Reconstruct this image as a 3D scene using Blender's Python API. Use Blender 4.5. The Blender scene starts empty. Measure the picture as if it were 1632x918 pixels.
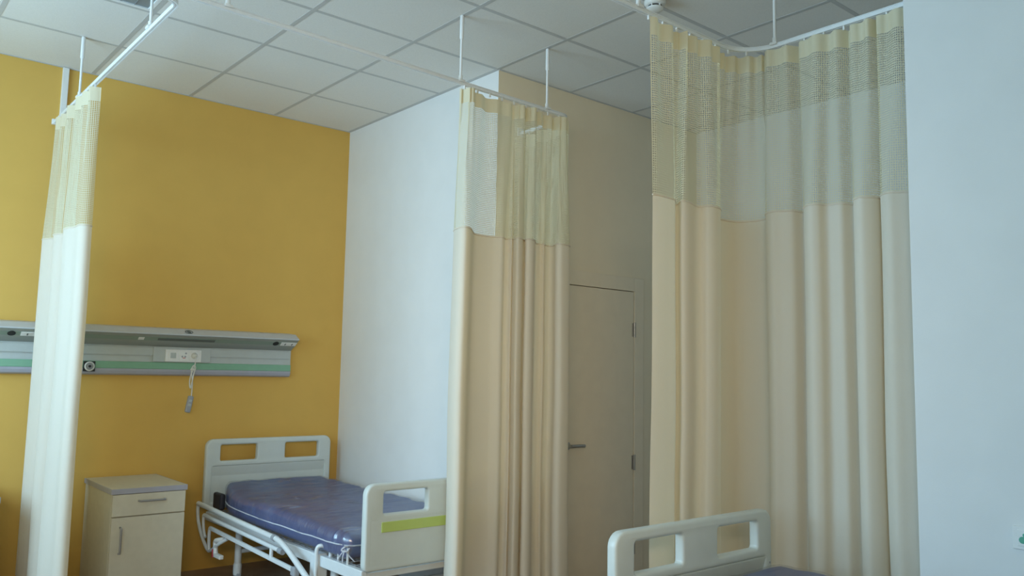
import bpy, bmesh, math, random
from mathutils import Vector, Matrix, noise
random.seed(4)
C = bpy.context.scene.collection
PI = math.pi

# ---------------------------------------------------------------- materials
def new_mat(name):
    m = bpy.data.materials.new(name); m.use_nodes = True
    nt = m.node_tree
    return m, nt, nt.nodes['Principled BSDF'], nt.nodes['Material Output']

def mat(name, col, rough=0.5, vary=0.03, scale=30.0, bump=0.0, bscale=200.0, metal=0.0, coat=0.0, spec=0.5):
    m, nt, b, out = new_mat(name)
    N, L = nt.nodes.new, nt.links.new
    tc = N('ShaderNodeTexCoord')
    nz = N('ShaderNodeTexNoise'); nz.inputs['Scale'].default_value = scale; nz.inputs['Detail'].default_value = 3
    L(tc.outputs['Object'], nz.inputs['Vector'])
    rp = N('ShaderNodeValToRGB')
    a = [max(0, c * (1 - vary)) for c in col]; d = [min(1, c * (1 + vary)) for c in col]
    rp.color_ramp.elements[0].position = 0.3; rp.color_ramp.elements[1].position = 0.7
    rp.color_ramp.elements[0].color = (*a, 1); rp.color_ramp.elements[1].color = (*d, 1)
    L(nz.outputs['Fac'], rp.inputs['Fac']); L(rp.outputs['Color'], b.inputs['Base Color'])
    b.inputs['Roughness'].default_value = rough; b.inputs['Metallic'].default_value = metal
    b.inputs['Coat Weight'].default_value = coat; b.inputs['Specular IOR Level'].default_value = spec
    if bump:
        n2 = N('ShaderNodeTexNoise'); n2.inputs['Scale'].default_value = bscale; n2.inputs['Detail'].default_value = 4
        L(tc.outputs['Object'], n2.inputs['Vector'])
        bp = N('ShaderNodeBump'); bp.inputs['Strength'].default_value = bump; bp.inputs['Distance'].default_value = 0.002
        L(n2.outputs['Fac'], bp.inputs['Height']); L(bp.outputs['Normal'], b.inputs['Normal'])
    return m

def cloth_mat(name, col, tcol, trans=0.35, weave=0.25):
    """woven cotton: diffuse + translucent, fine weave and a small dotted damask from the cloth's own UVs"""
    m, nt, b, out = new_mat(name); nt.nodes.remove(b)
    N, L = nt.nodes.new, nt.links.new
    uv = N('ShaderNodeTexCoord')
    w = N('ShaderNodeTexVoronoi'); w.inputs['Scale'].default_value = 60
    L(uv.outputs['UV'], w.inputs['Vector'])
    nz = N('ShaderNodeTexNoise'); nz.inputs['Scale'].default_value = 500
    L(uv.outputs['UV'], nz.inputs['Vector'])
    mx = N('ShaderNodeMath'); mx.operation = 'ADD'
    L(w.outputs['Distance'], mx.inputs[0]); L(nz.outputs['Fac'], mx.inputs[1])
    bp = N('ShaderNodeBump'); bp.inputs['Strength'].default_value = weave; bp.inputs['Distance'].default_value = 0.001
    L(mx.outputs[0], bp.inputs['Height'])
    df = N('ShaderNodeBsdfDiffuse'); df.inputs['Color'].default_value = (*col, 1); L(bp.outputs['Normal'], df.inputs['Normal'])
    tr = N('ShaderNodeBsdfTranslucent'); tr.inputs['Color'].default_value = (*tcol, 1)
    mix = N('ShaderNodeMixShader'); mix.inputs[0].default_value = trans
    L(df.outputs[0], mix.inputs[1]); L(tr.outputs[0], mix.inputs[2]); L(mix.outputs[0], out.inputs['Surface'])
    return m, nt, mix, out

def net_mat(name, col, tcol, pu=0.0085, pv=0.0095, wu=0.40, wv=0.34):
    """open net: threads on a square grid of the cloth's UVs, air between them"""
    m, nt, mix, out = cloth_mat(name, col, tcol, 0.35, 0.0)
    N, L = nt.nodes.new, nt.links.new
    uv = N('ShaderNodeTexCoord'); sp = N('ShaderNodeSeparateXYZ'); L(uv.outputs['UV'], sp.inputs[0])
    outs = []
    for ax, p, w in (('X', pu, wu), ('Y', pv, wv)):
        d = N('ShaderNodeMath'); d.operation = 'DIVIDE'; L(sp.outputs[ax], d.inputs[0]); d.inputs[1].default_value = p
        f = N('ShaderNodeMath'); f.operation = 'FRACT'; L(d.outputs[0], f.inputs[0])
        g = N('ShaderNodeMath'); g.operation = 'LESS_THAN'; L(f.outputs[0], g.inputs[0]); g.inputs[1].default_value = w
        outs.append(g)
    mx = N('ShaderNodeMath'); mx.operation = 'MAXIMUM'; L(outs[0].outputs[0], mx.inputs[0]); L(outs[1].outputs[0], mx.inputs[1])
    tp = N('ShaderNodeBsdfTransparent'); m2 = N('ShaderNodeMixShader')
    L(mx.outputs[0], m2.inputs[0]); L(tp.outputs[0], m2.inputs[1]); L(mix.outputs[0], m2.inputs[2]); L(m2.outputs[0], out.inputs['Surface'])
    return m

def film_mat(name, opacity=0.16, col=(1, 1, 1)):
    """clear film or glass: lets light through, mirrors a little"""
    m, nt, b, out = new_mat(name); nt.nodes.remove(b)
    N, L = nt.nodes.new, nt.links.new
    tc = N('ShaderNodeTexCoord'); nz = N('ShaderNodeTexNoise'); nz.inputs['Scale'].default_value = 18; nz.inputs['Detail'].default_value = 5
    mp = N('ShaderNodeMapping'); mp.inputs['Scale'].default_value = (0.4, 2.0, 1.0)
    L(tc.outputs['Object'], mp.inputs[0]); L(mp.outputs[0], nz.inputs['Vector'])
    bp = N('ShaderNodeBump'); bp.inputs['Strength'].default_value = 0.7; bp.inputs['Distance'].default_value = 0.01
    L(nz.outputs['Fac'], bp.inputs['Height'])
    tp = N('ShaderNodeBsdfTransparent'); tp.inputs['Color'].default_value = (*col, 1)
    gl = N('ShaderNodeBsdfGlossy'); gl.inputs['Roughness'].default_value = 0.26
    if opacity > 0.1: L(bp.outputs['Normal'], gl.inputs['Normal'])
    mx = N('ShaderNodeMixShader'); mx.inputs[0].default_value = opacity
    L(tp.outputs[0], mx.inputs[1]); L(gl.outputs[0], mx.inputs[2]); L(mx.outputs[0], out.inputs['Surface'])
    return m

M = dict(
    yellow=mat('yellow_paint', (0.72, 0.447, 0.112), 0.75, 0.02, 6, 0.12, 260, spec=0.25),
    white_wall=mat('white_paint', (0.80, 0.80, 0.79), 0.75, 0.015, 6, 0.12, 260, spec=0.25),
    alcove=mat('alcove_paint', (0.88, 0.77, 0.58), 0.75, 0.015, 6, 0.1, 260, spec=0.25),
    tile=mat('ceiling_tile', (0.80, 0.785, 0.75), 0.9, 0.03, 160, 0.25, 420, spec=0.1),
    tbar=mat('ceiling_bar', (0.54, 0.54, 0.53), 0.6, 0.02, 20),
    floor=mat('floor_vinyl', (0.30, 0.205, 0.15), 0.45, 0.15, 9, 0.05, 60),
    door=mat('door_laminate', (0.85, 0.74, 0.56), 0.45, 0.02, 12),
    doorframe=mat('door_frame_paint', (0.87, 0.76, 0.58), 0.45, 0.02, 12),
    steel=mat('brushed_steel', (0.45, 0.42, 0.38), 0.35, 0.05, 60, metal=0.8),
    alu=mat('white_aluminium', (0.84, 0.86, 0.87), 0.35, 0.02, 40, spec=0.5),
    rod=mat('white_rod', (0.86, 0.87, 0.87), 0.4, 0.02, 40),
    plastic=mat('white_plastic', (0.82, 0.82, 0.80), 0.4, 0.02, 40),
    dark=mat('dark_recess', (0.02, 0.022, 0.024), 0.6, 0.05, 40),
    slot=mat('slot_grey', (0.13, 0.15, 0.14), 0.6, 0.05, 40),
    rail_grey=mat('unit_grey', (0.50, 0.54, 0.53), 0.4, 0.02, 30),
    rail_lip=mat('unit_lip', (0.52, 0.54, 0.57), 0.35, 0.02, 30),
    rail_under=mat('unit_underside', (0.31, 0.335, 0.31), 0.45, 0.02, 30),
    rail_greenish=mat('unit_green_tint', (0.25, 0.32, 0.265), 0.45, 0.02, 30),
    rail_green=mat('unit_green', (0.23, 0.45, 0.31), 0.4, 0.02, 30),
    rail_violet=mat('unit_violet', (0.40, 0.40, 0.46), 0.4, 0.02, 30),
    bed=mat('bed_moulding', (0.63, 0.68, 0.66), 0.35, 0.015, 20, coat=0.1),
    lime=mat('lime_strip', (0.50, 0.62, 0.17), 0.4, 0.02, 20),
    tube=mat('bed_tube', (0.72, 0.76, 0.78), 0.3, 0.02, 30, coat=0.2),
    joint=mat('grey_plastic', (0.33, 0.35, 0.38), 0.45, 0.04, 40),
    red=mat('red_plastic', (0.45, 0.05, 0.06), 0.4, 0.04, 40),
    mattress=mat('blue_vinyl', (0.068, 0.112, 0.31), 0.5, 0.08, 14, 0.15, 60),
    black=mat('black_strap', (0.02, 0.02, 0.03), 0.6, 0.05, 40),
    film=film_mat('clear_film', 0.27), seam=mat('film_seam', (0.62, 0.64, 0.72), 0.3, 0.1, 50),
    glass=film_mat('window_glass', 0.05),
    laminate=mat('beige_laminate', (0.63, 0.57, 0.44), 0.5, 0.03, 25, 0.05, 120),
    edge=mat('violet_edge', (0.40, 0.385, 0.43), 0.4, 0.02, 25),
    handle=mat('satin_handle', (0.36, 0.34, 0.33), 0.35, 0.04, 60, metal=0.5),
    cord=mat('white_cord', (0.74, 0.73, 0.68), 0.5, 0.03, 60),
    handset=mat('grey_handset', (0.36, 0.37, 0.40), 0.5, 0.04, 40),
    lumi=mat('luminaire_louvre', (0.24, 0.27, 0.29), 0.4, 0.03, 30),
    socket_green=mat('green_mark', (0.10, 0.40, 0.27), 0.5, 0.03, 30),
    pvc=mat('window_pvc', (0.8, 0.8, 0.8), 0.4, 0.02, 30),
)
M['cloth'] = cloth_mat('curtain_cotton', (0.91, 0.87, 0.775), (0.93, 0.74, 0.48), 0.36, 0.3)[0]
M['header'] = cloth_mat('curtain_heading', (0.88, 0.82, 0.62), (0.88, 0.74, 0.48), 0.32, 0.2)[0]
M['net'] = net_mat('curtain_net', (0.88, 0.83, 0.64), (0.88, 0.78, 0.52))

# ---------------------------------------------------------------- mesh helpers
class MB:
    def __init__(self): self.bm = bmesh.new(); self.smooth = False
    def box(self, x0, x1, y0, y1, z0, z1, bev=0.0, seg=2, mi=0):
        t = bmesh.new()
        bmesh.ops.create_cube(t, size=1.0)
        for v in t.verts:
            v.co = Vector(((x0 + x1) / 2 + v.co.x * (x1 - x0), (y0 + y1) / 2 + v.co.y * (y1 - y0), (z0 + z1) / 2 + v.co.z * (z1 - z0)))
        if bev: bmesh.ops.bevel(t, geom=list(t.edges), offset=bev, segments=seg, affect='EDGES', profile=0.5)
        self._take(t, mi); return self
    def _take(self, t, mi=0, mtx=None):
        vm = {}
        for v in t.verts: vm[v] = self.bm.verts.new(mtx @ v.co if mtx else v.co)
        for f in t.faces:
            try:
                nf = self.bm.faces.new([vm[v] for v in f.verts]); nf.material_index = mi
            except ValueError: pass
        t.free()
    def obox(self, c, sx, sy, sz, rot=None, bev=0.0):
        t = bmesh.new(); bmesh.ops.create_cube(t, size=1.0)
        for v in t.verts: v.co = Vector((v.co.x * sx, v.co.y * sy, v.co.z * sz))
        if bev: bmesh.ops.bevel(t, geom=list(t.edges), offset=bev, segments=2, affect='EDGES', profile=0.5)
        mt = Matrix.Translation(c)
        if rot: mt = mt @ rot.to_4x4()
        self._take(t, 0, mt); return self
    def tube(self, pts, r, n=12, cyc=False):
        pts = [Vector(p) for p in pts]; rs = r if isinstance(r, (list, tuple)) else [r] * len(pts)
        rings = []; up = None
        for i, p in enumerate(pts):
            if cyc: d = pts[(i + 1) % len(pts)] - pts[i - 1]
            else: d = pts[min(i + 1, len(pts) - 1)] - pts[max(i - 1, 0)]
            d.normalize()
            if up is None:
                up = Vector((0, 0, 1)) if abs(d.z) < 0.9 else Vector((1, 0, 0))
            up = (up - d * up.dot(d)).normalized(); s = d.cross(up)
            rings.append([self.bm.verts.new(p + (up * math.cos(a) + s * math.sin(a)) * rs[i]) for a in [2 * PI * k / n for k in range(n)]])
        m = len(rings)
        for i in range(m if cyc else m - 1):
            A, B = rings[i], rings[(i + 1) % m]
            for k in range(n): self.bm.faces.new((A[k], A[(k + 1) % n], B[(k + 1) % n], B[k]))
        if not cyc:
            self.bm.faces.new(rings[0][::-1]); self.bm.faces.new(rings[-1])
        self.smooth = True; return self
    def lathe(self, prof, c=(0, 0, 0), n=32, axis='Z'):
        c = Vector(c); rings = []
        for r, h in prof:
            row = []
            for k in range(n):
                a = 2 * PI * k / n
                if axis == 'Z': o = Vector((r * math.cos(a), r * math.sin(a), h))
                elif axis == 'Y': o = Vector((r * math.cos(a), h, r * math.sin(a)))
                else: o = Vector((h, r * math.cos(a), r * math.sin(a)))
                row.append(self.bm.verts.new(c + o))
            rings.append(row)
        for i in range(len(rings) - 1):
            for k in range(n): self.bm.faces.new((rings[i][k], rings[i][(k + 1) % n], rings[i + 1][(k + 1) % n], rings[i + 1][k]))
        self.bm.faces.new(rings[0][::-1]); self.bm.faces.new(rings[-1]); self.smooth = True
        return self
    def prism(self, poly, x0, x1):
        """polygon of (y, z) pushed along x"""
        a = [self.bm.verts.new((x0, y, z)) for y, z in poly]; b = [self.bm.verts.new((x1, y, z)) for y, z in poly]
        n = len(poly)
        for k in range(n): self.bm.faces.new((a[k], a[(k + 1) % n], b[(k + 1) % n], b[k]))
        self.bm.faces.new(a[::-1]); self.bm.faces.new(b); return self
    def sweep(self, path, prof):
        """profile of (side, z) swept along a level path"""
        rings = []; P = [Vector(p) for p in path]
        for i, p in enumerate(P):
            d = (P[min(i + 1, len(P) - 1)] - P[max(i - 1, 0)]).normalized(); s = Vector((-d.y, d.x, 0))
            rings.append([self.bm.verts.new(p + s * a + Vector((0, 0, z))) for a, z in prof])
        n = len(prof)
        for i in range(len(rings) - 1):
            for k in range(n): self.bm.faces.new((rings[i][k], rings[i][(k + 1) % n], rings[i + 1][(k + 1) % n], rings[i + 1][k]))
        self.bm.faces.new(rings[0][::-1]); self.bm.faces.new(rings[-1]); return self
    def build(self, name, m, parent=None):
        bmesh.ops.recalc_face_normals(self.bm, faces=self.bm.faces)
        me = bpy.data.meshes.new(name); self.bm.to_mesh(me); self.bm.free()
        for mm in (m if isinstance(m, (list, tuple)) else [m]): me.materials.append(mm)
        if self.smooth:
            for p in me.polygons: p.use_smooth = True
            me.set_sharp_from_angle(angle=math.radians(40))
        o = bpy.data.objects.new(name, me); C.objects.link(o)
        if parent: o.parent = parent
        return o

def tag(o, label=None, cat=None, group=None, kind=None):
    for k, v in (('label', label), ('category', cat), ('group', group), ('kind', kind)):
        if v: o[k] = v
    return o
def thing(name, label, cat, loc=(0, 0, 0), rz=0, group=None):
    o = bpy.data.objects.new(name, None); C.objects.link(o); o.location = loc; o.rotation_euler = (0, 0, rz)
    return tag(o, label, cat, group)
def struct(o): return tag(o, kind='structure')
def copy_tree(o, parent=None):
    c = o.copy(); C.objects.link(c)
    if parent: c.parent = parent
    for ch in list(o.children): copy_tree(ch, c)
    return c

def rrect(x0, x1, z0, z1, r, n=6):
    rs = r if isinstance(r, (list, tuple)) else (r,) * 4     # bl br tr tl
    out = []
    for (cx, cz, a0), q in zip(((x0 + rs[0], z0 + rs[0], PI), (x1 - rs[1], z0 + rs[1], 1.5 * PI), (x1 - rs[2], z1 - rs[2], 0), (x0 + rs[3], z1 - rs[3], .5 * PI)), rs):
        for k in range(n + 1):
            a = a0 + .5 * PI * k / n; out.append((cx + q * math.cos(a), cz + q * math.sin(a)))
    return out
def plate(name, outer, holes, y, t, bev, m, parent=None):
    """upright board in the x-z plane, centred at depth y, with real holes and rounded edges"""
    cu = bpy.data.curves.new('outline', 'CURVE'); cu.dimensions = '2D'; cu.fill_mode = 'BOTH'
    cu.extrude = t / 2 - bev; cu.bevel_depth = bev; cu.bevel_resolution = 3; cu.offset = -bev
    for ring in [outer] + holes:
        s = cu.splines.new('POLY'); s.points.add(len(ring) - 1); s.use_cyclic_u = True
        for p, (a, b) in zip(s.points, ring): p.co = (a, b, 0, 1)
    tmp = bpy.data.objects.new('outline', cu); C.objects.link(tmp)
    dg = bpy.context.evaluated_depsgraph_get(); dg.update()
    me = bpy.data.meshes.new_from_object(tmp.evaluated_get(dg))
    bpy.data.objects.remove(tmp); bpy.data.curves.remove(cu)
    me.transform(Matrix.Translation((0, y, 0)) @ Matrix.Rotation(PI / 2, 4, 'X'))
    bm = bmesh.new(); bm.from_mesh(me); bmesh.ops.remove_doubles(bm, verts=bm.verts, dist=1e-5)
    bmesh.ops.recalc_face_normals(bm, faces=bm.faces); bm.to_mesh(me); bm.free()
    me.name = name; me.materials.clear(); me.materials.append(m)
    for p in me.polygons: p.use_smooth = True
    me.set_sharp_from_angle(angle=math.radians(35))
    o = bpy.data.objects.new(name, me); C.objects.link(o)
    if parent: o.parent = parent
    return o

def catmull(pts, per=8):
    P = [Vector(p) for p in pts]; out = []
    for i in range(len(P) - 1):
        a, b, c, d = P[max(i - 1, 0)], P[i], P[i + 1], P[min(i + 2, len(P) - 1)]
        for k in range(per):
            t = k / per
            out.append(0.5 * ((2 * b) + (c - a) * t + (2 * a - 5 * b + 4 * c - d) * t * t + (3 * b - a - 3 * c + d) * t ** 3))
    out.append(P[-1]); return out
def resample(pts, step):
    L = [0.0]
    for a, b in zip(pts, pts[1:]): L.append(L[-1] + (b - a).length)
    n = max(2, int(L[-1] / step)); out = []; j = 0
    for k in range(n + 1):
        s = L[-1] * k / n
        while j < len(L) - 2 and L[j + 1] < s: j += 1
        t = (s - L[j]) / max(1e-9, L[j + 1] - L[j]); out.append(pts[j].lerp(pts[j + 1], min(1, max(0, t))))
    return out, L[-1]

# ---------------------------------------------------------------- room
H = 3.12
XL, XR, XF, YF = -2.3, 1.81, 3.72, -5.95
YD, YN = -1.80, -4.20                       # door wall, far end of the near wall block
struct(MB().box(XL - .2, XF + .2, YF - .2, .2, -.1, 0).build('floor', M['floor']))
struct(MB().box(XL - .2, XF + .2, 0, .15, 0, H + .1).build('wall_back', M['yellow']))
struct(MB().box(XL - .2, XF + .2, YF - .15, YF, 0, H + .1).build('wall_front', M['yellow']))
struct(MB().box(XR, XR + .12, YD + .12, 0, 0, H + .1).build('wall_right', M['white_wall']))
struct(MB().box(XF, XF + .12, YF, 0, 0, H + .1).build('wall_far_right', M['white_wall']))
struct(MB().box(XR, XF, YF, YN, 0, H + .1).build('wall_near_right', M['white_wall']))
DX0, DX1, DZ = 2.33, 3.03, 1.885           # door opening
mb = MB()
mb.box(XR, DX0, YD, YD + .12, 0, H + .1); mb.box(DX1, XF, YD, YD + .12, 0, H + .1); mb.box(DX0, DX1, YD, YD + .12, DZ, H + .1)
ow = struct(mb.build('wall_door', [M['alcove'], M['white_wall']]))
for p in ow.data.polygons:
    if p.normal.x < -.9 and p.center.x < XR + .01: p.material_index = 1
# left wall with two windows
WIN = [(-5.55, -3.35), (-2.85, -0.75)]; WZ0, WZ1 = 0.85, 2.75
mb = MB(); ys = [YF] + [v for w in WIN for v in w] + [0]
for k in range(0, len(ys), 2): mb.box(XL - .2, XL, ys[k], ys[k + 1], 0, H + .1)
for a, b in WIN: mb.box(XL - .2, XL, a, b, 0, WZ0); mb.box(XL - .2, XL, a, b, WZ1, H + .1)
struct(mb.build('wall_left', M['white_wall']))
for n, (a, b) in enumerate(WIN):
    mb = MB(); x0, x1 = XL - .14, XL - .08; c = (a + b) / 2
    for (p, q, r, s) in ((a, b, WZ0, WZ0 + .06), (a, b, WZ1 - .06, WZ1), (a, a + .06, WZ0, WZ1), (b - .06, b, WZ0, WZ1), (c - .04, c + .04, WZ0, WZ1)):
        mb.box(x0, x1, p, q, r, s, .004)
    w = struct(mb.build('window_%d' % (n + 1), M['pvc']))
    MB().box(XL - .115, XL - .109, a + .05, b - .05, WZ0 + .05, WZ1 - .05).build('window_glass', M['glass'], w)
    MB().box(XL - .08, XL + .12, a - .03, b + .03, WZ0 - .03, WZ0, .004).build('window_sill', M['pvc'], w)

# ceiling: lay-in tiles on a 0.6 m grid of T-bars (tile over the luminaire left open)
mb = MB(); LI = (-1, 2)
xs = [XL] + [i * .6 for i in range(-3, 7) if XL < i * .6 < XF] + [XF]
yy = [YF] + [-j * .6 for j in range(9, 0, -1)] + [0]
LUM = [(-.6, -1.8)]
for a, b in zip(xs, xs[1:]):
    for c, d in zip(yy, yy[1:]):
        if any(abs(a - u) < .01 and abs(c - v) < .01 for u, v in LUM): continue
        mb.box(a, b, c, d, H + .0015, H + .02, mi=0)
for x in xs[1:-1]: mb.box(x - .012, x + .012, YF, 0, H, H + .012, mi=1)
for y in yy[1:-1]: mb.box(XL, XF, y - .0115, y + .0115, H + .0004, H + .0125, mi=1)
mb.box(XL - .2, XF + .2, YF - .2, .2, H + .09, H + .2, mi=0)
struct(mb.build('ceiling', [M['tile'], M['tbar']]))
# perimeter angle
def angle(n, x0, x1, y0, y1):
    struct(MB().box(x0, x1, y0, y1, H - .002, H + .003).build('trim_%d' % n, M['tbar']))
angle(1, XL, XR, -.012, 0); angle(2, XR - .012, XR, YD, -.012); angle(3, XR, XF, YD - .012, YD); angle(4, XF - .010, XF, YN, YD - .012)
angle(5, XR - .012, XR, YF, YN); angle(6, XR, XF - .012, YN, YN + .012)

# luminaires in the ceiling (unlit)
def luminaire():
    r = thing('ceiling_light', 'unlit grey recessed square ceiling light panel above the left curtain rail', 'ceiling light', (-.6, -1.8, H), 0, None)
    f = MB()
    for (a, b, c, d) in ((.013, .587, .013, .033), (.013, .587, .567, .587), (.013, .033, .033, .567), (.567, .587, .033, .567)):
        f.box(a, b, c, d, -.001, .03, .001)
    f.build('frame', M['alu'], r)
    MB().box(.033, .567, .033, .567, .006, .02).build('diffuser', M['lumi'], r)
    g = MB()
    for k in range(1, 8): g.box(.033 + k * .06675 - .0015, .033 + k * .06675 + .0015, .033, .567, .003, .006)
    g.build('louvre', M['lumi'], r)
    return r
lum = luminaire()

# ---------------------------------------------------------------- door in the recess
d = struct(MB().box(DX0 + .012, DX1 - .012, YD - .010, YD + .03, .008, DZ - .012, .002).build('door_1', M['door']))
fr = MB(); fw = .085
fr.box(DX0 - fw, DX0 + .008, YD - .014, YD + .01, 0, DZ + fw, .003); fr.box(DX1 - .008, DX1 + fw, YD - .014, YD + .01, 0, DZ + fw, .003)
fr.box(DX0 + .008, DX1 - .008, YD - .014, YD + .01, DZ - .008, DZ + fw, .003)
fr.build('door_frame', M['doorframe'], d)
for z in (.20, .74, 1.617):
    hb = MB(); hb.tube([(DX1 - .012, YD - .018, z - .05), (DX1 - .012, YD - .018, z + .05)], .008, 10)
    hb.box(DX1 - .03, DX1 + .006, YD - .012, YD + .004, z - .045, z + .045); hb.build('hinge', M['steel'], d)
hd = MB(); hd.lathe([(.024, 0), (.024, -.008), (.012, -.012), (.010, -.045)], (DX0 + .075, YD - .010, .872), 20, 'Y')
hd.tube(catmull([(DX0 + .075, YD - .052, .872), (DX0 + .10, YD - .058, .873), (DX0 + .14, YD - .058, .873), (DX0 + .186, YD - .054, .871)], 4), .010, 10)
hd.build('door_handle', M['steel'], d)

# ---------------------------------------------------------------- curtain rails
ZT, ZB = 2.776, 2.757
PROF = [(-.0085, ZT), (-.0085, ZT - .0025), (-.005, ZT - .004), (-.005, ZT - .007), (-.009, ZT - .0085), (-.009, ZB), (-.003, ZB), (-.003, ZB + .004), (.003, ZB + .004), (.003, ZB), (.009, ZB), (.009, ZT - .0085), (.005, ZT - .007), (.005, ZT - .004), (.0085, ZT - .0025), (.0085, ZT)]
def rounded(pts, rads):
    out = [Vector((*pts[0], 0))]
    for i in range(1, len(pts) - 1):
        p = Vector((*pts[i], 0)); a = (Vector((*pts[i - 1], 0)) - p).normalized(); b = (Vector((*pts[i + 1], 0)) - p).normalized(); r = rads[i - 1]
        c = p + (a + b) * r
        for k in range(13):
            t = PI / 2 * k / 12; out.append(c - b * r * math.cos(t) - a * r * math.sin(t))
    out.append(Vector((*pts[-1], 0))); return out
PATH_L = rounded([(-.19, -.03), (-.19, -2.25), (XL + .012, -2.25)], (.065,))
PATH_A = rounded([(-.60, -2.327), (1.995, -2.232), (1.995, YD - .004)], (.07,))
PATH_B = rounded([(-.19, YF + .03), (-.19, -3.43), (1.93, -3.43), (1.93, YN + .004)], (.09, .17))
def rail(label, path, rods):
    r = thing('curtain_rail', label, 'curtain rail', (path[0].x, path[0].y, ZB), 0, 'ceiling hung curtain rails')
    off = -Vector((path[0].x, path[0].y, ZB))
    def put(o): o.matrix_parent_inverse = Matrix.Translation(off); return o
    put(MB().sweep(path, PROF).build('track', M['alu'], r))
    for x, y in rods:
        k = put(MB().tube([(x, y, ZT + .012), (x, y, H - .10)], .0065, 12).build('suspension_rod', M['rod'], r))
        s = MB().tube([(x, y, H - .125), (x, y, H - .12), (x, y, H - .005), (x, y, H - .001)], [.009, .0105, .0105, .009], 14).build('rod_sleeve', M['rod'], k)
        c = MB(); c.box(x - .017, x + .017, y - .017, y + .017, ZT - .006, ZT + .006, .002); c.tube([(x, y, ZT), (x, y, ZT + .028)], .010, 12)
        c.build('rail_clamp', M['plastic'], k)
    e = path[-1]
    put(MB().box(e.x - (.004 if path is PATH_L else .03), e.x + .03, e.y - .004, e.y + .004, ZB - .012, ZT + .02, .002).build('wall_bracket', M['plastic'], r))
    e = path[0]
    put(MB().box(e.x - .02, e.x + .02, e.y - .012, e.y + .012, ZB - .008, ZT + .006, .003).build('end_stop', M['plastic'], r))
    return r
rail('white ceiling hung curtain rail crossing past the far bed foot to the recess', PATH_A, [(-.02, -2.304), (1.193, -2.260), (1.806, -2.237)])
rail('white ceiling hung curtain rail leaving the yellow wall at left above the pale curtain', PATH_L, [(-.19, -.61), (-.19, -1.862), (-1.2, -2.25)])
rail('white ceiling hung curtain rail bending into the end of the near right wall', PATH_B, [(.1, -3.43), (1.205, -3.43), (1.93, -3.585), (-.19, -4.6)])
st = MB().box(-.168, -.134, -.024, .001, ZB + .04, H - .003, .003).build('cable_trunking', M['plastic'])
tag(st, 'short white vertical trunking strip on yellow wall below the ceiling', 'trunking')

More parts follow.
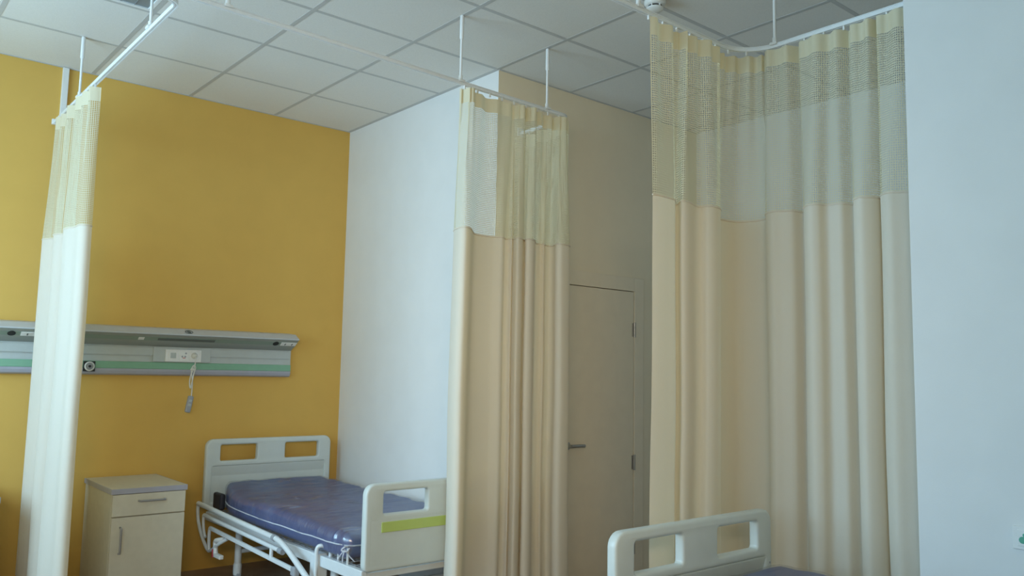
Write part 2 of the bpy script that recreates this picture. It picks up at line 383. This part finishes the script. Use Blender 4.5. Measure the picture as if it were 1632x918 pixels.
# ---------------------------------------------------------------- curtains
def curtain(label, plan, path, s0, s1, zbot, spread=1.03, ruffle=.010, seed=0.0):
    """plan: foot-plan of the hanging folds; path/s0/s1: the stretch of rail that carries the heading"""
    fab, Lf = resample(catmull([Vector((a, b, 0)) for a, b in plan], 10), .006)
    RP, RL = resample(path, .01)
    n = len(fab) - 1
    def rail_at(s):
        t = max(0, min(len(RP) - 1.001, s / RL * (len(RP) - 1))); i = int(t); p = RP[i].lerp(RP[i + 1], t - i)
        d = (RP[i + 1] - RP[i]).normalized(); return p, Vector((-d.y, d.x, 0))
    raw = []
    for p in fab:
        j = min(range(len(RP)), key=lambda q: (RP[q] - p).length_squared); raw.append(j * RL / (len(RP) - 1))
    W = 9; sm = []
    for k in range(n + 1):
        w = min(W, k, n - k); sm.append(sum(raw[k - w:k + w + 1]) / (2 * w + 1))
    k1 = raw.index(min(raw)); m0 = max(.012, min(raw) + (.035 if k1 > 5 else -.008))
    for k in range(k1 + 1): sm[k] = m0 + .0008 * k
    for k in range(1, n + 1): sm[k] = max(sm[k], sm[k - 1] + .0008)
    s0, s1 = sm[0], min(sm[-1], RL - .012)
    head = []
    for k in range(n + 1):
        s = min(sm[k], RL - .012); p, nn = rail_at(s)
        ph = k * .006 / .115 * 2 * PI + 1.6 * math.sin(k * .017 + seed) + seed
        a = math.sin(ph) * ruffle + noise.noise(Vector((k * .03, seed, 0))) * .010
        f = fab[k] - p; f = max(-.05, min(.05, f.dot(nn)))
        head.append(p + nn * (a + .5 * f))
    cen = sum(fab, Vector()) / (n + 1)
    def pos(k, z):
        if z > 2.672: p = head[k]
        elif z > 2.02:
            w = (2.668 - z) / .648; w = w * w * (3 - 2 * w) * .4 + w * .6
            p = head[k].lerp(fab[k], w)
        else:
            w = (2.02 - z) / (2.02 - zbot); p = cen + (fab[k] - cen) * (1 + (spread - 1) * w)
            u = k * .006
            p = p + Vector((noise.noise(Vector((u * 2.2, z * .9, seed))), noise.noise(Vector((u * 2.2, z * .9, seed + 7))), 0)) * .016 * min(1, w * 2)
        return Vector((p.x, p.y, z))
    base = Vector((cen.x, cen.y, zbot))
    r = thing('privacy_curtain', label, 'curtain', base, 0, 'privacy curtains on the rails')
    def panel(name, zs, m):
        bm = bmesh.new(); uvl = bm.loops.layers.uv.new('UVMap')
        g = [[bm.verts.new(pos(k, z) - base) for k in range(n + 1)] for z in zs]
        for i in range(len(zs) - 1):
            for k in range(n):
                f = bm.faces.new((g[i][k], g[i][k + 1], g[i + 1][k + 1], g[i + 1][k])); f.smooth = True
                for lp, (a, b) in zip(f.loops, ((k, i), (k + 1, i), (k + 1, i + 1), (k, i + 1))): lp[uvl].uv = (a * .006 * Lf / (n * .006), zs[b])
        me = bpy.data.meshes.new(name); bm.to_mesh(me); bm.free(); me.materials.append(m)
        o = bpy.data.objects.new(name, me); C.objects.link(o); o.parent = r; return o
    lin = lambda a, b, c: [a + (b - a) * i / c for i in range(c + 1)]
    panel('heading_tape', lin(2.745, 2.672, 3), M['header'])
    panel('net_panel', lin(2.672, 2.022, 16), M['net'])
    fp = panel('fabric_panel', lin(2.022, zbot, 30), M['cloth'])
    # stitched hem along the top of the fabric
    hem = MB().tube([pos(k, 2.018) - base for k in range(0, n + 1, 2)], .0035, 6).build('top_hem', M['cloth'], fp)
    gl = int((s1 - s0) / .085)
    for q in range(gl + 1):
        p, nn = rail_at(s0 + (s1 - s0) * (q + .15) / (gl + .3))
        g = MB(); g.box(p.x - .004, p.x + .004, p.y - .004, p.y + .004, 2.740, ZB + .003, .001)
        o = g.build('glider', M['plastic'], r); o.matrix_parent_inverse = Matrix.Translation(-base)
    return r

C1 = [(-.20, -.20), (-.235, -.21), (-.25, -.25), (-.225, -.31), (-.18, -.36), (-.20, -.42), (-.24, -.48), (-.225, -.54), (-.17, -.59), (-.175, -.65), (-.235, -.70), (-.24, -.78), (-.218, -.86), (-.217, -.935), (-.20, -.968), (-.175, -.972), (-.157, -.952)]
curtain('pale privacy curtain hanging end-on beside the yellow wall, brightly lit at left', C1, PATH_L, .02, .93, .16, 1.02, .012, 1.0)
def S(pts, y0): return [(x, y0 - c) for x, c in pts]
C2 = S([(1.255, -0.085), (1.212, -0.04), (1.186, 0.02), (1.178, 0.065), (1.195, 0.088), (1.23, 0.075), (1.275, 0.03), (1.33, -0.03), (1.365, -0.05), (1.42, -0.055), (1.47, -0.045), (1.501, -0.015), (1.526, -0.02), (1.555, -0.05), (1.577, -0.045), (1.578, -0.02), (1.60, -0.042), (1.591, -0.02), (1.574, 0.03), (1.614, 0.02), (1.662, -0.02), (1.675, -0.03), (1.636, 0.025), (1.653, 0.045), (1.693, 0.03), (1.765, -0.04), (1.806, -0.05), (1.816, -0.03), (1.858, -0.055), (1.886, -0.06), (1.887, -0.03), (1.859, 0.02), (1.873, 0.05), (1.935, 0.04), (1.973, 0.01)], -2.25)
C2 += [(1.99, -2.21), (1.965, -2.15), (1.985, -2.09), (2.02, -2.04), (1.97, -2.0), (1.99, -1.95), (2.02, -1.90), (1.98, -1.86)]
curtain('cream privacy curtain with net top gathered beside the white wall and door', C2, PATH_A, None, None, .15, 1.045, .013, 3.0)
C3 = S([(1.258, 0.03), (1.29, 0.036), (1.35, 0.032), (1.405, 0.022), (1.45, -0.02), (1.475, -0.04), (1.474, -0.015), (1.438, 0.03), (1.472, 0.04), (1.556, 0.01), (1.588, 0.015), (1.59, 0.045), (1.633, 0.055), (1.70, 0.03), (1.80, -0.07), (1.874, -0.095), (1.965, -0.085)], -3.43)
C3 += [(1.93 - 1.35 * c, y - .265 * c) for y, c in [(-3.415, -0.055), (-3.477, -0.06), (-3.509, -0.04), (-3.541, 0.02), (-3.578, 0.04), (-3.614, 0.03), (-3.662, 0.01), (-3.693, -0.035), (-3.726, 0.03), (-3.763, 0.055), (-3.796, 0.045), (-3.823, 0.015), (-3.88, 0.01), (-3.917, -0.03), (-3.941, 0.03), (-3.974, 0.05), (-4.007, 0.035), (-4.03, 0.01), (-4.037, -0.02), (-4.049, 0.03), (-4.086, 0.055), (-4.127, 0.04), (-4.164, 0.02), (-4.19, 0.0)]]
curtain('wide cream privacy curtain with net top turning a corner to the near right wall', C3, PATH_B, None, None, .15, 1.02, .012, 5.0)

# ---------------------------------------------------------------- smoke detector
r = thing('smoke_detector', 'round white smoke detector on the ceiling beside the curtain rail', 'smoke detector', (1.775, -3.035, H - .002))
MB().lathe([(.05, 0), (.052, -.004), (.052, -.018), (.047, -.026), (.040, -.030)], n=36).build('base', M['plastic'], r)
MB().lathe([(.034, -.028), (.034, -.040)], n=28).build('sensor_chamber', M['dark'], r)
MB().lathe([(.041, -.040), (.041, -.046), (.033, -.053), (.015, -.056)], n=36).build('cap', M['plastic'], r)
for k in range(6):
    a = k * PI / 3 + .3; o = MB().obox((.037 * math.cos(a), .037 * math.sin(a), -.035), .008, .005, .014, Matrix.Rotation(a, 3, 'Z')).build('rib', M['plastic'], r)

# ---------------------------------------------------------------- bed head service unit on the yellow wall
X0, X1 = -2.2, 1.39
u = thing('bedhead_unit', 'long grey and green medical supply unit mounted along the yellow wall', 'medical wall unit', (0, 0, 1.255))
U = Matrix.Translation((0, 0, -1.255))
def up(o): o.matrix_parent_inverse = U; return o
up(MB().prism([(-.001, 1.556), (-.001, 1.30), (-.046, 1.30), (-.050, 1.339), (-.050, 1.44), (-.09, 1.465), (-.105, 1.548)], X0, X1 - .004).build('body', M['rail_grey'], u))
up(MB().prism([(-.001, 1.562), (-.108, 1.550), (-.168, 1.517), (-.170, 1.511), (-.160, 1.508), (-.10, 1.540), (-.001, 1.55)], X0, X1).build('top_lip', M['rail_lip'], u))
A_, B_ = Vector((0, -.162, 1.507)), Vector((0, -.094, 1.461))
nrm = Vector((0, -.046, -.068)).normalized()
def under(t): return A_.lerp(B_, t)
def uprism(t0, t1, th, x0, x1, name, m, parent=u):
    a, b = under(t0), under(t1); c, e = a + nrm * th, b + nrm * th; q, w = a - nrm * .012, b - nrm * .012
    return up(MB().prism([(q.y, q.z), (w.y, w.z), (e.y, e.z), (c.y, c.z)], x0, x1).build(name, m, parent)) if parent == u else MB().prism([(q.y, q.z), (w.y, w.z), (e.y, e.z), (c.y, c.z)], x0, x1).build(name, m, parent)
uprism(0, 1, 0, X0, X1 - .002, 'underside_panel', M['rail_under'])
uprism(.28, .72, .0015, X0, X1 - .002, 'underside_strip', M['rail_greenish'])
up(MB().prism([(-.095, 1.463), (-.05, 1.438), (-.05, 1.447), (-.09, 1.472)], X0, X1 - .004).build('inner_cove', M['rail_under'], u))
up(MB().prism([(-.050, 1.432), (-.050, 1.382), (-.058, 1.378), (-.060, 1.384), (-.058, 1.43)], X0, .452).build('front_panel', M['rail_grey'], u))
up(MB().prism([(-.050, 1.432), (-.050, 1.382), (-.058, 1.378), (-.060, 1.384), (-.058, 1.43)], .812, X1 - .02).build('front_panel', M['rail_grey'], u))
up(MB().prism([(-.052, 1.338), (-.055, 1.334), (-.055, 1.297), (-.052, 1.294), (-.045, 1.294), (-.045, 1.338)], X0, X1 - .003).build('green_strip', M['rail_green'], u))
up(MB().prism([(-.052, 1.2935), (-.054, 1.280), (-.048, 1.263), (-.034, 1.255), (-.001, 1.253), (-.001, 1.31), (-.045, 1.31)], X0, X1 - .003).build('bottom_strip', M['rail_violet'], u))
mod = up(MB().box(.450, .814, -.066, -.045, 1.341, 1.434, .003).build('centre_module', M['rail_grey'], u))
pl = up(MB().box(.524, .751, -.073, -.064, 1.343, 1.421, .002).build('socket_plate', M['plastic'], u))
for k, x in enumerate((.571, .638, .703)):
    f = MB().box(x - .030, x + .030, -.0755, -.072, 1.352, 1.413, .001).build('socket_insert', M['plastic'], pl)
MB().box(.571 - .017, .571 + .017, -.078, -.074, 1.365, 1.400, .001).build('grey_switch', M['rail_grey'], pl)
for x, z in ((.628, 1.377), (.646, 1.377), (.650, 1.398)):
    MB().lathe([(.006, -.0748), (.006, -.0765)], (x, 0, z), 12, 'Y').build('socket_hole', M['handset'], pl)
MB().box(.630, .648, -.0768, -.0748, 1.366, 1.370).build('socket_mark', M['red'], pl)
for x, z in ((.718, 1.392), (.712, 1.372)):
    MB().lathe([(.006, -.0748), (.006, -.0765)], (x, 0, z), 12, 'Y').build('socket_hole', M['handset'], pl)
# gas outlet on the green strip
go = up(MB().box(.053, .119, -.060, -.053, 1.2735, 1.335, .001).build('gas_outlet', M['dark'], u))
MB().lathe([(.028, -.059), (.029, -.066), (.022, -.072), (.020, -.066), (.0199, -.0655)], (.086, 0, 1.304), 28, 'Y').build('outlet_ring', M['plastic'], go)
MB().lathe([(.019, -.0655), (.019, -.068), (.012, -.072)], (.086, 0, 1.304), 24, 'Y').build('outlet_valve', M['joint'], go)
MB().lathe([(.008, -.0718), (.008, -.074)], (.086, 0, 1.304), 16, 'Y').build('outlet_core', M['dark'], go)
# fittings let into the underside
def on_under(x, t): p = under(t); return Vector((x, p.y, p.z)) + nrm * .0015
rotU = Matrix(((1, 0, 0), (0, 1, 0), (0, 0, 1))); angU = math.atan2(-nrm.y, -nrm.z)
RU = Matrix.Rotation(-angU, 3, 'X')
for x in (-.346, 1.236):
    mbk = MB(); p = on_under(x, .5); t = bmesh.new(); bmesh.ops.create_cone(t, cap_ends=True, segments=24, radius1=.021, radius2=.021, depth=.004)
    mbk._take(t, 0, Matrix.Translation(p) @ RU.to_4x4()); up(mbk.build('round_jack', M['dark'], u))
for x0, x1 in ((-.30, -.18), (1.272, 1.385)):
    q = on_under((x0 + x1) / 2, .5); w = x1 - x0
    s = up(MB().obox(q, w, .036, .006, RU, .001).build('data_socket', M['plastic'], u))
    for dx in (-w * .22, w * .22):
        MB().obox(q + Vector((dx, 0, 0)) + nrm * .003, w * .36, .028, .002, RU).build('socket_insert', M['plastic'], s)
        MB().obox(q + Vector((dx, 0, 0)) + nrm * .0042, .007, .018, .002, RU).build('socket_slot', M['slot'], s)
up(MB().obox(on_under(.354, .5), .034, .026, .004, RU, .001).build('rocker_switch', M['plastic'], u))
sl = up(MB().obox(on_under(.634, .52), .36, .022, .003, RU).build('light_slot', M['slot'], u))
up(MB().lathe([(.006, -.059), (.006, -.062)], (-.213, 0, 1.405), 16, 'Y').build('indicator_lamp', M['plastic'], u))
# small round mark on the lip: ring with a reversed-S stroke
lipn = Vector((0, -.033, .06)).normalized(); lc = Vector((.640, -.140, 1.5335)) + Vector((0, -.0005, .0012)); lt = Vector((0, -.060, -.033)).normalized()
def lp(a, b): return lc + Vector((1, 0, 0)) * a + lt * (-b)
em = MB(); em.tube([lp(.023 * math.cos(t), .020 * math.sin(t)) for t in [2 * PI * k / 24 for k in range(24)]], .0022, 6, True)
em.tube(catmull([lp(.012, .010), lp(.0, .014), lp(-.010, .007), lp(0, 0), lp(.010, -.007), lp(0, -.013), lp(-.012, -.009)], 4), .0022, 6)
up(em.build('round_emblem', M['slot'], u))

# call handset plugged into the unit
r = thing('call_handset', 'grey nurse call handset dangling on a white cord from the unit', 'call handset', (.703, -.08, 1.05))
RH = Matrix.Translation((-.703, .08, -1.05))
def hp(o): o.matrix_parent_inverse = RH; return o
hp(MB().lathe([(.019, -.0756), (.020, -.084), (.015, -.094), (.006, -.104)], (.703, 0, 1.384), 18, 'Y').build('plug', M['cord'], r))
cd = catmull([(.703, -.098, 1.384), (.703, -.110, 1.366), (.702, -.104, 1.33), (.699, -.09, 1.30), (.686, -.085, 1.26), (.680, -.086, 1.21), (.686, -.088, 1.175), (.694, -.087, 1.21), (.704, -.086, 1.27), (.712, -.086, 1.305), (.703, -.090, 1.322), (.690, -.088, 1.308), (.688, -.085, 1.275), (.696, -.084, 1.235), (.699, -.082, 1.18), (.698, -.081, 1.12)], 8)
hp(MB().tube(cd, .0038, 8).build('cord', M['cord'], r))
hp(MB().tube([(.682, -.092, 1.295), (.69, -.098, 1.292), (.70, -.094, 1.293), (.706, -.086, 1.296), (.695, -.078, 1.297)], .0055, 8, True).build('cord_tie', M['cord'], r))
RT = Matrix.Rotation(math.radians(10), 3, 'Y')
hs = hp(MB().obox((.687, -.080, 1.072), .036, .022, .108, RT, .008).build('handset_body', M['handset'], r))
for k, dz in enumerate((.022, -.004)):
    MB().obox(Vector((.687, -.092, 1.072)) + RT @ Vector((0, 0, dz)), .018, .003, .016, RT, .001).build('button', M['rail_grey'], hs)

# ---------------------------------------------------------------- bedside cabinets
def cabinet(label, loc):
    w, dp = .408, .59
    r = thing('bedside_cabinet', label, 'cabinet', loc, 0, 'bedside cabinets along the yellow wall')
    MB().box(.006, w - .006, -dp + .02, -.005, .04, .604, .001).build('body', M['laminate'], r)
    MB().box(.03, w - .03, -dp + .06, -.03, 0, .04).build('plinth', M['edge'], r)
    MB().box(.002, w - .002, -dp + .002, -.002, .606, .6335, .0005).build('worktop', M['laminate'], r)
    e = MB(); e.box(-.001, w + .001, -dp - .002, -dp + .002, .605, .634, .001); e.box(-.002, .002, -dp, 0, .605, .634, .001); e.box(w - .002, w + .002, -dp, 0, .605, .634, .001)
    e.build('worktop_edge', M['edge'], r)
    def bar(p, q, par):
        m = MB(); p, q = Vector(p), Vector(q); ax = (q - p).normalized(); o = Vector((0, -.022, 0))
        m.tube(catmull([p, p + o * .8 + ax * .004, p + o + ax * .018, q + o - ax * .018, q + o * .8 - ax * .004, q], 5), .0058, 10); m.build('handle', M['handle'], par)
    dr = MB().box(.008, w - .008, -dp, -dp + .018, .484, .602, .0015).build('drawer', M['laminate'], r)
    bar((.145, -dp, .563), (.285, -dp, .563), dr)
    do = MB().box(.008, w - .008, -dp, -dp + .018, .045, .478, .0015).build('door', M['laminate'], r)
    bar((.055, -dp, .425), (.055, -dp, .285), do)
    return r
cb = cabinet('beige bedside cabinet with drawer standing left of the blue-mattress bed', (.117, -.012, 0))
c2 = copy_tree(cb); c2.location.x = -.818
c2['label'] = 'beige bedside cabinet at the left picture edge, only its top corner showing'

# ---------------------------------------------------------------- hospital beds
def bed(label, loc, rz, dz, mlabel, nseed, hy=.885, hx=.428, mdz=0.0):
    W = .445; r = thing('hospital_bed', label, 'hospital bed', loc, rz, 'white hospital beds')
    def board(name, y, z0, z1, inner, m=M['bed']):
        z0 += dz; z1 += dz; zh0, zh1 = z1 - .142, z1 - .038
        hs_ = [rrect(sx * .225 - .125, sx * .225 + .125, zh0, zh1, .012)[::-1] for sx in (-1, 1)]
        low = rrect(-W + .045, W - .045, z0 + .04, zh0 - .035, .01)[::-1]
        b = plate(name, rrect(-W, W, z0, z1, (.03, .03, .05, .05)), hs_ + [low], y, .042, .011, m, r)
        # thinner lower panel, set back on the mattress side, with a sloping ledge above it
        q = MB(); yo = y - inner * .016
        ya, yb = y - inner * .0212, y + inner * .006
        q.box(-W + .032, W - .032, min(ya, yb), max(ya, yb), z0 + .028, zh0 - .026, .0002)
        q.build('lower_panel', m, b)
        s = MB(); zt = zh0 - .034
        poly = [(y + inner * .019, zt), (y + inner * .019, zt - .004), (y + inner * .004, zt - .07), (y - inner * .006, zt - .07), (y - inner * .006, zt)]
        s.prism(poly, -W + .04, W - .04); s.build('ledge', m, b)
        for sx in (-1, 1): MB().lathe([(.004, 0), (.004, .004)], (sx * (W - .018), y + inner * .0185, zh0 - .06), 10, 'Y').build('screw', M['joint'], b)
        return b
    hb = board('headboard', -.025, .40, .845, -1)
    fb = board('footboard', -2.055, .39, .787, 1)
    zf = .787 + dz - .142
    MB().box(-W + .085, W - .085, -2.0805, -2.071, zf - .082, zf - .035, .002).build('lime_strip', M['lime'], fb)
    for sx in (-1, 1):
        MB().box(sx * .415 - .016, sx * .415 + .016, -2.03, -.05, .335 + dz, .390 + dz, .005).build('side_beam', M['tube'], r)
    for y in (-.06, -.75, -1.40, -2.01): MB().box(-.40, .40, y - .015, y + .015, .345 + dz, .375 + dz, .004).build('cross_beam', M['tube'], r)
    g = MB()
    for k in range(13): g.tube([(-.38 + k * .0633, -.06, .384 + dz), (-.38 + k * .0633, -2.01, .384 + dz)], .003, 6)
    for k in range(26): g.tube([(-.40, -.09 - k * .076, .390 + dz), (.40, -.09 - k * .076, .390 + dz)], .003, 6)
    g.build('wire_base', M['joint'], r)
    for sx in (-1, 1):
        x = sx * .415
        for y in (-1.78, -1.87):
            MB().tube([(x, y, .385 + dz), (x, y, .465 + dz)], .006, 10).build('retaining_pin', M['tube'], r)
        MB().box(x - .03, x + .03, -1.62, -1.54, .24 + dz, .396 + dz, .008).build('frame_bracket', M['tube'], r)
        MB().tube(catmull([(x - sx * .02, -1.66, .36 + dz), (x - sx * .02, -1.66, .42 + dz), (x, -1.64, .436 + dz), (x + sx * .03, -1.62, .43 + dz), (x + sx * .035, -1.62, .36 + dz), (x + sx * .035, -1.62, .22 + dz)], 5), .010, 10).build('bent_tube', M['tube'], r)
    # folded side rails, one each side
    for sx in (-1, 1):
        x = sx * .505
        def P(y, z, dx=0): return (x + sx * dx, y + .08, z + dz)
        sr = MB().tube([P(-.20, .455), P(-1.33, .424)], .0145, 14).build('side_rail', M['tube'], r)
        MB().tube(catmull([P(-1.335, .424), P(-1.40, .416), P(-1.47, .396), P(-1.56, .362), P(-1.79, .262), P(-1.88, .215)], 5), .0145, 14).build('rail_arm', M['tube'], sr)
        MB().tube([P(-1.318, .4245), P(-1.345, .4235)], .018, 14).build('rail_joint', M['joint'], sr)
        MB().tube([P(-.30, .396, -.004), P(-1.41, .368, -.004)], .012, 12).build('middle_tube', M['tube'], sr)
        MB().tube([P(-1.385, .3685, -.004), P(-1.43, .367, -.004)], .0155, 12).build('tube_cap', M['joint'], sr)
        lb = MB(); a, b = Vector(P(-.42, .337, 0)), Vector(P(-1.585, .304, 0)); dv = b - a
        lb.obox((a + b) / 2, .016, dv.length, .022, Matrix.Rotation(math.atan2(-(dv.z), -dv.y) * 1.0, 3, 'X'), .003); lb.build('lower_bar', M['tube'], sr)
        MB().obox(b + Vector((0, .0, -.004)), .032, .05, .045, None, .008).build('bar_clamp', M['joint'], sr)
        MB().tube([P(-1.30, .312), P(-1.30, .372)], .010, 10).build('short_post', M['tube'], sr)
        MB().tube(catmull([P(-.20, .455), P(-.195, .415), P(-.215, .350), P(-.285, .272), P(-.395, .205), P(-.46, .212), P(-.56, .262), P(-.62, .30, -.03)], 5), .0105, 10).build('curved_arm', M['tube'], sr)
        MB().tube(catmull([P(-.30, .396), P(-.30, .36), P(-.32, .30), P(-.35, .27)], 4), .009, 10).build('inner_arm', M['tube'], sr)
        MB().tube(catmull([P(-.42, .337), P(-.41, .31), P(-.412, .25), P(-.42, .208)], 4), .010, 10).build('inner_arm', M['tube'], sr)
        if sx < 0:
            k = MB().tube(catmull([P(-.60, .295, -.02), P(-.55, .285), P(-.52, .27), P(-.525, .22), P(-.535, .185)], 5), .014, 12).build('brake_lever', M['plastic'], r)
            MB().obox(P(-.575, .196), .028, .10, .024, None, .006).build('pedal', M['plastic'], k)
            MB().lathe([(.013, -.016), (.013, -.021)], (P(0, 0)[0], 0, P(0, .205)[2]), 14, 'X')
            MB().obox(P(-.515, .205, .003), .03, .012, .05, None, .004).build('red_tip', M['red'], k)
    # legs with castors
    for y in (-.40, -1.62):
        MB().tube([(-.345, y, .19 + dz), (.345, y, .19 + dz)], .014, 12).build('leg_bar', M['tube'], r)
        for sx in (-1, 1):
            lg = MB().tube([(sx * .345, y, .07), (sx * .345, y, .37 + dz)], .021, 14).build('leg', M['tube'], r)
            MB().lathe([(.024, .05), (.026, .06), (.026, .11), (.022, .12)], (sx * .345, y, 0), 16).build('leg_collar', M['tube'], lg)
            MB().lathe([(.030, -.013), (.036, -.010), (.036, .010), (.030, .013)], (sx * .345, y, .036), 20, 'X').build('castor', M['joint'], lg)
    # mattress lies on the base: its own thing
    m = thing('mattress', mlabel, 'mattress', loc, rz, 'blue mattresses in clear plastic')
    inset = .11 if rz == 0 else .03; hz, cy, cz, rad = .062, -.10 - hy, .466 + dz + mdz, .045
    def soft(grow, amp, cuts=64):
        bm = bmesh.new(); bmesh.ops.create_cube(bm, size=2.0)
        bmesh.ops.subdivide_edges(bm, edges=list(bm.edges), cuts=cuts, use_grid_fill=True)
        ax, ay, az = hx + grow, hy + grow, hz + grow
        for v in bm.verts:
            p = Vector((v.co.x * ax, v.co.y * ay, v.co.z * az))
            c = Vector((max(-ax + rad, min(ax - rad, p.x)), max(-ay + rad, min(ay - rad, p.y)), max(-az + rad, min(az - rad, p.z))))
            dlt = p - c; nn = dlt.normalized() if dlt.length > 1e-6 else Vector((0, 0, 1 if p.z > 0 else -1))
            if dlt.length > 1e-6: p = c + nn * rad
            w1 = noise.noise(Vector((p.x * 2.2 + nseed, p.y * 17 + .8 * math.sin(p.x * 5), 3.1)))
            w2 = noise.noise(Vector((p.x * 9, p.y * 9, p.z * 14 + nseed)))
            w1 = .45 - 1.5 * abs(w1)
            if p.z > -az * .5: p += nn * (w1 * amp + w2 * amp * .3) * min(1, (p.z + az * .5) / (az * .6))
            p.z += (.012 * max(0, 1 - abs(p.y) / ay) + .045 * max(0, min(1, (p.y / ay - .35) / .6)) ** 1.5) * (p.z > 0)
            tq = max(0, (p.y / ay - .52) / .48); p.x -= math.copysign(inset * tq ** 1.6 * (abs(p.x) / ax), p.x)
            v.co = p + Vector((0, cy, cz))
        return bm
    q = MB(); q.bm.free(); q.bm = soft(0, .016); q.smooth = True; q.build('vinyl_cover', M['mattress'], m)
    q = MB(); q.bm.free(); q.bm = soft(.006, .016); q.smooth = True; q.build('plastic_wrap', M['film'], m)
    pts = []
    for sx, sy, ex, ey in ((-1, 1, -1, -1), (-1, -1, 1, -1), (1, -1, 1, 1), (1, 1, -1, 1)):
        for k in range(20):
            t = k / 20; a = (sx + (ex - sx) * t) * (hx + .008); b = (sy + (ey - sy) * t) * (hy + .008)
            rr = rad * .42 if k == 0 else 0
            tq = max(0, (b / (hy + .008) - .52) / .48); a -= math.copysign(inset * tq ** 1.6 * abs(a) / hx, a)
            pts.append((a - sx * rr, b - sy * rr + cy, cz + .010 - .010 * math.sin(t * PI) + .004 * noise.noise(Vector((a * 7, b * 7, nseed)))))
    MB().tube(pts, .0035, 6, True).build('wrap_seam', M['seam'], m)
    kx, ky = -(hx + .006), cy - hy - .004
    kn = MB()
    kn.tube(catmull([(kx + .02, ky + .01, cz + .004), (kx - .006, ky - .006, cz + .008), (kx - .014, ky + .006, cz - .008), (kx + .004, ky - .012, cz - .012), (kx + .02, ky - .008, cz)], 5), .004, 8)
    for dx, dy in ((-.012, .05), (-.01, .0), (.05, -.012)):
        kn.tube(catmull([(kx, ky, cz - .004), (kx + dx * .5 - .004, ky + dy * .5, cz - .035), (kx + dx, ky + dy, cz - .066)], 5), [.0028] * 10 + [.0015], 6)
    kn.build('wrap_knot', M['seam'], m)
    if rz == 0:
        s = MB(); s.box(-.42, -.385, cy + hy - .16, cy + hy - .03, cz - .045, cz + .055, .012); s.build('corner_strap', M['black'], m)
    return r
bed('hospital bed with folded side rail, headboard against the yellow wall', (1.247, -.075, 0), 0, 0, 'blue plastic-wrapped mattress on the bed at the yellow wall', 1.7)
bed('hospital bed in the foreground, only one pierced end board showing', (1.265, -5.715, 0), PI, .02, 'blue mattress just showing behind the foreground bed end board', 6.2, .945, .425, .060)

# ---------------------------------------------------------------- wall socket on the near right wall
r = thing('wall_socket', 'white double wall socket plate on the near right wall at the picture edge', 'wall socket', (XR, -4.575, .82))
MB().box(-.010, 0, -.075, .075, -.037, .037, .003).build('plate', M['plastic'], r)
for y in (.032, -.035):
    i = MB().box(-.0125, -.009, y - .028, y + .028, -.026, .026, .002).build('insert', M['plastic'], r)
    MB().lathe([(.011, -.0115), (.011, -.0135)], (0, y + .012, -.006), 18, 'X').build('green_key', M['socket_green'], i)
    MB().lathe([(.006, -.0115), (.006, -.0135)], (0, y + .006, .010), 14, 'X').build('green_key', M['socket_green'], i)

# ---------------------------------------------------------------- light
w = bpy.data.worlds.new('overcast'); bpy.context.scene.world = w; w.use_nodes = True
bg = w.node_tree.nodes['Background']; bg.inputs[0].default_value = (.56, .92, 1.22, 1); bg.inputs[1].default_value = 1.35
for n, ((a, b), e) in enumerate(zip(WIN, (22, 95))):
    ld = bpy.data.lights.new('daylight', 'AREA'); ld.shape = 'RECTANGLE'; ld.size = b - a; ld.size_y = WZ1 - WZ0
    ld.energy = e; ld.color = (.61, .95, 1.19)
    lo = bpy.data.objects.new('daylight', ld); C.objects.link(lo)
    lo.location = (XL - .25, (a + b) / 2, (WZ0 + WZ1) / 2)
    lo.rotation_euler = (0, -PI / 2, 0); lo.rotation_euler = Vector((-1, 0, 0)).to_track_quat('Z', 'Y').to_euler()

# added warm fill behind the camera, lifts door and curtain fronts; no real lamp
ld = bpy.data.lights.new('warm_fill', 'AREA'); ld.shape = 'RECTANGLE'; ld.size = 1.7; ld.size_y = .22; ld.energy = 13; ld.spread = math.radians(70); ld.color = (1.0, .80, .56)
lo = bpy.data.objects.new('warm_fill', ld); C.objects.link(lo); lo.location = (-1.1, YF + .12, 1.75)
lo.rotation_euler = Vector((-2.6, -3.9, .35)).to_track_quat('Z', 'Y').to_euler()

# ---------------------------------------------------------------- camera
f, yaw, tilt, roll = 1317.57, .69935, .10242, .01951
fwd = Vector((math.sin(yaw) * math.cos(tilt), math.cos(yaw) * math.cos(tilt), math.sin(tilt)))
rt = Vector((math.cos(yaw), -math.sin(yaw), 0)); upv = rt.cross(fwd)
r2 = rt * math.cos(roll) + upv * math.sin(roll); u2 = -rt * math.sin(roll) + upv * math.cos(roll)
cd = bpy.data.cameras.new('camera'); cam = bpy.data.objects.new('camera', cd); C.objects.link(cam)
cd.sensor_fit = 'HORIZONTAL'; cd.sensor_width = 36; cd.lens = f / 1632 * 36; cd.clip_start = .02
cam.matrix_world = Matrix((( r2.x, u2.x, -fwd.x, -1.1997), (r2.y, u2.y, -fwd.y, -5.54), (r2.z, u2.z, -fwd.z, 1.3131), (0, 0, 0, 1)))
sc = bpy.context.scene; sc.camera = cam
sc.view_settings.view_transform = 'Standard'; sc.view_settings.look = 'None'; sc.view_settings.gamma = 1; sc.view_settings.exposure = 0
sc.view_settings.use_curve_mapping = False
